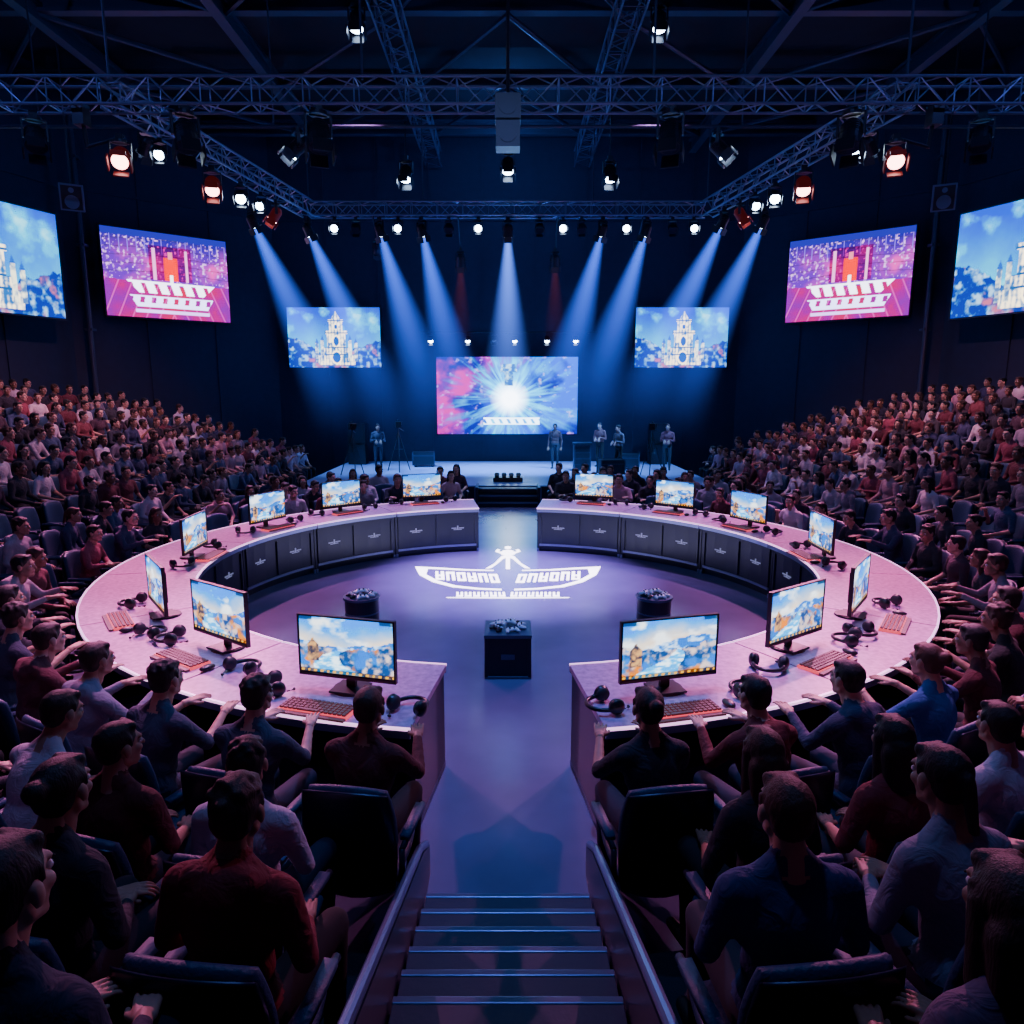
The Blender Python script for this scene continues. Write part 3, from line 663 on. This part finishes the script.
def beam(e,start,d,L_,r0,r1,m):
    mb=MB();mb.cyl((0,0,0),(0,0,-L_),r0,r1,32,0); o=obj('emissive_beam_cone',mb.mesh('emissive_beam_cone',[m]),start,0,e); o.rotation_mode='QUATERNION'; o.rotation_quaternion=Vector(d).to_track_quat('-Z','Y')  # self-glowing cone added as the lamp's visible light shaft
BM=beam_mat('emissive_beam_blue',(.04,.13,1),1.9,5.6,.1,1.2); BMC=beam_mat('emissive_beam_centre',(.08,.2,1),2.3,5.6,.1,1.2)
BMR=beam_mat('emissive_beam_red',(1,.14,.1),.05,2.6,.08,.6)
zb=6.55
for i,(x,tx) in enumerate([(-5.75,-3.9),(-4.75,-2.6),(-3.05,-1.6),(-2.05,-.9),(0,0),(2.25,.9),(3.3,1.7),(4.85,2.7),(5.75,3.9)]):
    y=17.5 if abs(x)<4.8 else 16.6
    e,d=lamp('white',(x,y,zb),(tx,19.2,.5),.9,light=((.13,.36,1),2300,42)); dn=d.normalized()
    beam(e,Vector((0,0,-.27))+dn*.2,d,5.6,.1,1.2,BMC if x==0 else BM)
for i,x in enumerate((-4.1,-3.6,-2.6,-1.4,-.7,.75,1.3,1.75,2.8,3.9,4.4)): lamp('white' if i in(0,2,4,6,8,10) else 'off',(x,17.5,zb),(x*.8,10 if i%2 else 3,0),.75,'moving_head_light')
for x in(-4.7,-2.76,2.37,5.0): lamp('off',(x,11,6.6),(x*.7,9,0),1.3,'moving_head_light')
mb=MB(); mb.box((0,0,0),(.36,.3,.32),0); mb.box((0,0,-.36),(.34,.3,.34),0); mb.cyl((0,-.16,0),(0,-.152,0),.12,.12,16,0); mb.cyl((0,-.16,-.36),(0,-.152,-.36),.12,.12,16,0); mb.cyl((0,0,.1),(0,0,2.7),.025,.025,8,1)
obj('hanging_speaker',mb.mesh('hanging_speaker',[M_black,M_dark]),(0,10.65,6.4))
PK=(1,.36,.52)
M_spk=mat('loudspeaker_cabinet',(.12,.17,.3),.5)  # blue light falling on the cabinet put into its base colour
for s in(-1,1):
    mb=MB(); mb.cyl((s*6.2,11,6.55),(s*6.15,11,6.0),.03,.03,8); mb.cyl((s*6.15,11,6.02),(s*5.6,11,6.16),.025,.025,8); mb.box((s*6.2,11,6.45),(.16,.2,.3)); obj('lamp_hanging_arm',mb.mesh('lamp_hanging_arm',[M_dark]))
    lamp('red',(s*5.65,10.95,6.17),(s*3.3,4.4,.7),1.0,light=((1,.22,.52),3600,48))
    lamp('red',(s*5.35,13.5,6.5),(s*3.8,8.4,.7),1.05,light=((1,.22,.56),3800,46))
    lamp('red',(s*4.95,15.8,6.5),(s*8.0,14.5,1),.9,light=(PK,700,85))
    lamp('white',(s*5.2,14.5,6.5),(s*3,5,0),.85,'moving_head_light'); lamp('white',(s*5.05,15.2,6.5),(s*5,5,0),.75,'moving_head_light'); lamp('white',(s*5.6,12.1,6.5),(s*4,3,0),.7,'moving_head_light'); lamp('off',(s*6.9,11,6.5),(s*5,8,0),1.1,'moving_head_light')
    lamp('white',(s*2.6,13.3,9.1),(s*2.6,10.8,0),1,light=((.85,.33,1),2600,34),name='overhead_spotlight')
    lamp('white',(s*3.6,12.9,6.93),(s*8.5,11,1.2),1,light=((1,.36,.55),850,75),name='overhead_spotlight')
    lamp('white',(s*6.2,12.9,6.93),(s*9.5,15.5,1.5),.9,light=((1,.38,.52),850,80),name='overhead_spotlight')
    lamp('white',(s*2.1,15.4,7.25),(s*2.5,12.8,0),1,light=((.5,.33,1),650,70),name='overhead_spotlight')
    mb=MB(); mb.cyl((s*2.1,15.4,7.2),(s*2.1,15.4,8.75),.015,.015,6); obj('lamp_drop_rod',mb.mesh('lamp_drop_rod',[M_dark]))
    e,d=lamp('or',(s*1.18,18.3,6.0),(s*1.3,19.6,2),.9); beam(e,Vector((0,0,-.27))+d.normalized()*.2,d,2.6,.08,.6,BMR); mb=MB(); mb.cyl((s*1.18,18.3,5.97),(s*1.18,17.5,6.6),.02,.02,6); obj('lamp_drop_rod',mb.mesh('lamp_drop_rod',[M_dark]))
    lamp('off',(s*3.2,18.0,6.2),(s*3.4,21.4,2),.8); mb=MB(); mb.cyl((s*3.2,18.0,6.18),(s*3.2,17.5,6.6),.02,.02,6); obj('lamp_drop_rod',mb.mesh('lamp_drop_rod',[M_dark]))
    R=Matrix.Rotation(.25,4,'X')
    mb=MB(); mb.box((0,0,0),(.42,.34,.5),0,R); mb.box((0,-.172,0),(.36,.01,.44),1,R); mb.cyl((0,-.18,-.08),(0,-.17,-.08),.13,.13,20,0,True,R); mb.cyl((0,-.18,.14),(0,-.17,.14),.05,.05,16,0,True,R); mb.cyl((0,.05,.2),(0,.05,3.0),.02,.02,6,1)
    obj('hanging_loudspeaker',mb.mesh('hanging_loudspeaker',[M_spk,M_dark]),(s*8.8,15,6.35),s*-.5)
lamp('white',(0,15.4,7.4),(0,12,0),1,light=((.3,.42,1),1500,50),name='overhead_spotlight')
mb=MB(); mb.cyl((0,15.4,7.38),(0,15.4,9.3),.015,.015,6); obj('lamp_drop_rod',mb.mesh('lamp_drop_rod',[M_dark]))
mb=MB(); mb.cyl((-2.6,21.1,4.2),(2.6,21.1,4.2),.025,.025,8)
for x in(-2.4,0,2.4): mb.cyl((x,21.1,4.2),(x,21.48,4.2),.02,.02,6)
obj('lamp_bar',mb.mesh('lamp_bar',[M_dark]))
for x in(-2.25,-1.17,-.4,.2,1.14,1.98): lamp('white' if x not in(-.4,) else 'off',(x,21.05,4.18),(x,16,0),.6)
lamp('white',(0,9.4,8.85),(0,9.2,0),1.2,light=((.5,.3,1),20000,30),name='overhead_spotlight')
lamp('white',(0,5.0,9.2),(0,5.6,0),1.2,light=((.12,.3,1),1900,50),name='overhead_spotlight')
for s in(-1,1):
    lamp('white',(s*2.1,8.0,8.85),(s*2.5,4.6,.7),1,light=((1,.3,.75),3800,28),name='overhead_spotlight')
def pt(loc,col,pw,r=.12):  # bare point light without fixture, added as blue ambient fill
    l=bpy.data.lights.new('fill_light','POINT'); l.color=col;l.energy=pw;l.shadow_soft_size=r
    o=bpy.data.objects.new('fill_light',l); sc.collection.objects.link(o); o.location=loc
pt((0,3.0,8.3),(.2,.32,1),350)
for s in(-1,1): pt((s*8,8.0,8.6),(.2,.26,1),180,.05)
pt((0,18.8,8.8),(.1,.28,1),110,.05)

# ------------------------------------------------------------ people + seats
crowd=empty('audience_crowd'); seating=empty('auditorium_seating_rows')
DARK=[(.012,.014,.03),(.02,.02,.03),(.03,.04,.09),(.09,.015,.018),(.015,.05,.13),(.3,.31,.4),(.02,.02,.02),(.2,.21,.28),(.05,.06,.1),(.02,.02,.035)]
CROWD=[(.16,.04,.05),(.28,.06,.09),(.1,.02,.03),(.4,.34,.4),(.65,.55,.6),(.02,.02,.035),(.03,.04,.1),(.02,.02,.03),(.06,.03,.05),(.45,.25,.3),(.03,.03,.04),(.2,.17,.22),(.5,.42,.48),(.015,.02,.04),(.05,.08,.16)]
SPEC=[(-1.28,2.31,(.5,.5,.6),1),(-.75,2.1,(.4,.42,.52),0),(-.66,2.4,(.36,.38,.45),9),(-.88,1.7,(.16,.012,.015),6),(1.11,3.0,(.14,.015,.02),None),(2.12,3.8,(.02,.1,.3),None),
 (2.06,3.0,(.55,.55,.65),5),(1.5,2.55,(.18,.03,.04),3),(.95,1.35,(.12,.07,.12),3),(.76,2.07,(.02,.045,.14),0),(1.15,2.1,(.02,.02,.03),3),(-2.3,2.9,(.45,.43,.5),2),(-3,3.6,(.12,.03,.04),7),(2.8,2.9,(.35,.33,.4),8),(-.95,1.15,(.02,.025,.05),0)]
used=set()
def place(x,y,z,face,occ,player=False,chair=True):
    rz=math.atan2(-face[0],face[1]); d=math.hypot(x,y)
    near=d<5.0 and y>0
    if d<1.0 or (d<1.3 and abs(x)<.6): return
    vis=abs(x)<1.0*y+.8
    if not vis: return
    S=.86 if near or player else .8
    if near: obj('auditorium_chair',CH,(x,y,z),rz,scale=S)
    else: obj('chair',CH,(x,y,z),rz,seating,scale=S)
    sp=None
    for i,q in enumerate(SPEC):
        if i not in used and math.hypot(q[0]-x,q[1]-y)<.36: sp=q;used.add(i);break
    if random.random()<occ or sp:
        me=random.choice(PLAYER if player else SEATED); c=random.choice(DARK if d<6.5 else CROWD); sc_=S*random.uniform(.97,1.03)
        if player: sc_=.86
        if sp:
            c=sp[2]
            if sp[3] is not None and not player: me=SEATED[sp[3]]
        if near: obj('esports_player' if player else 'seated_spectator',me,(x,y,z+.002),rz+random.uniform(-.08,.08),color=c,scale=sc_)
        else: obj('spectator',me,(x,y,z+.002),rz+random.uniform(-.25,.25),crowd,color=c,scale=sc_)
for s in(-1,1):
    r=R_ROW[0]; a=math.asin(.68/r); i=0
    while a<math.radians(166):
        x,y=ap(r,a,s); near=y<6.5
        place(x,y,0,(-x,CY-y),.85 if near else .8,player=(a<1.0 or i%4==0)); a+=(.6 if near else .6)/r; i+=1
    for r in(5.35,5.95,6.55):
        a=math.pi/2+.3
        while a<math.pi-.14:
            x,y=ap(r,a,s)
            if abs(x)<4.5 and abs(x)>.9 and y<14.5: place(x,y,0,(-x,CY-y),.9)
            a+=.52/r
for k in range(1,len(R_ROW)):
    for s in(-1,1):
        r=R_ROW[k]; a=math.asin((.78+.2*(k%2))/r)
        while a<math.pi/2-.03:
            x,y=ap(r,a,s); occ=.85 if y<3.6 else (.5 if k<4 else .88)
            place(x,y,Z_ROW[k],(-x,CY-y),occ); a+=(.58 if y<3.6 else .53)/r
        y=CY+.1
        while y<Y_END[k]:
            f=Vector((-s,0.0)).lerp(Vector((-s*r,9.5-y)).normalized(),.35)
            if not (13.0<y<13.6):
                place(s*r,y,Z_ROW[k],(f.x,f.y),.55 if (k<3 and y<10.5) else .95)
            y+=.51
for (x,y,i,rz,c) in[(1.3,19.3,0,2.9,(.1,.05,.05)),(2.6,19.8,1,2.6,(.2,.08,.08)),(2.9,18.3,1,2.2,(.12,.1,.12)),(-3.5,18.9,1,3.4,(.05,.05,.08)),(4.3,18.9,1,2.8,(.2,.06,.08))]:
    obj('stage_crew_member',STAND[i],(x,y,SZ+.002),rz,color=c,scale=.72)
def tripod():
    mb=MB()
    for i in range(3):
        t=i*2.094+.5; mb.cyl((0,0,1.25),(math.cos(t)*.4,math.sin(t)*.4,0.018),.018,.014,8,0); mb.cyl((0,0,.7),(math.cos(t)*.17,math.sin(t)*.17,.7),.01,.01,6,0)
    mb.cyl((0,0,.7),(0,0,1.38),.02,.02,8,0); mb.box((0,0,1.47),(.16,.34,.18),0); mb.cyl((0,-.16,1.47),(0,-.34,1.47),.05,.065,16,0); mb.box((.12,.05,1.5),(.02,.14,.1),0); mb.box((0,.05,1.6),(.03,.2,.04),0); mb.cyl((0,.1,1.38),(.18,.4,1.25),.01,.01,6,0)
    return mb.mesh('tripod_camera',[M_black])
TR=tripod()
for p,rz in(((-2.9,18.6,SZ),0.2),((-3.9,17.6,SZ),.4),((3.6,17.5,SZ),-.3)): obj('broadcast_camera_tripod',TR,p,rz,scale=.85)
mb=MB(); mb.box((0,0,.35),(.45,.4,.7),0); mb.box((0,-.02,.73),(.5,.45,.05),1)
for i in range(4): mb.box((0,-.205,.1+i*.16),(.38,.012,.12),1)
obj('equipment_rack_cart',mb.mesh('equipment_rack_cart',[M_beam,M_dark]),(2.0,18.9,SZ))
def case(w,d,h):
    mb=MB(); mb.box((0,0,h/2+.06),(w,d,h),0)
    for a in(-1,1):
        for b2 in(-1,1): mb.box((a*w/2,b2*d/2,h/2+.06),(.03,.03,h+.01),1); mb.cyl((a*w*.38,b2*d*.36,.0),(a*w*.38,b2*d*.36,.06),.03,.03,8,1)
    mb.box((0,0,h*.72+.06),(w+.01,d+.01,.025),1)
    return mb.mesh('road_case',[M_dark,M_beam])
CS=case(.6,.4,.36)
for p,rz in(((-2.4,19.9,SZ),.1),((3.3,19.2,SZ),-.2),((2.6,17.6,SZ),.15)): obj('equipment_road_case',CS,p,rz)
for s in(-1,1):
    mb=MB(); 
    for i in range(2): mb.box((0,0,.3+i*.6),(.5,.45,.58),0); mb.cyl((0,-.235,.3+i*.6),(0,-.225,.3+i*.6),.2,.2,24,1)
    obj('stage_loudspeaker_stack',mb.mesh('stage_loudspeaker_stack',[M_black,M_dark]),(s*4.4,20.6,SZ))

# ------------------------------------------------------------ world / camera
w=bpy.data.worlds.new('world'); sc.world=w; w.use_nodes=True; w.node_tree.nodes['Background'].inputs[0].default_value=(.01,.02,.06,1); w.node_tree.nodes['Background'].inputs[1].default_value=.3
cd=bpy.data.cameras.new('camera'); cam=bpy.data.objects.new('camera',cd); sc.collection.objects.link(cam); sc.camera=cam
cam.location=(0,0,2.5); cam.rotation_euler=(math.radians(90-9.81),0,0); cd.lens=24.6; cd.sensor_width=36; cd.shift_x=.004; cd.clip_start=.05
print('people',len([o for o in bpy.data.objects if 'spectator' in o.name]),'objs',len(bpy.data.objects))
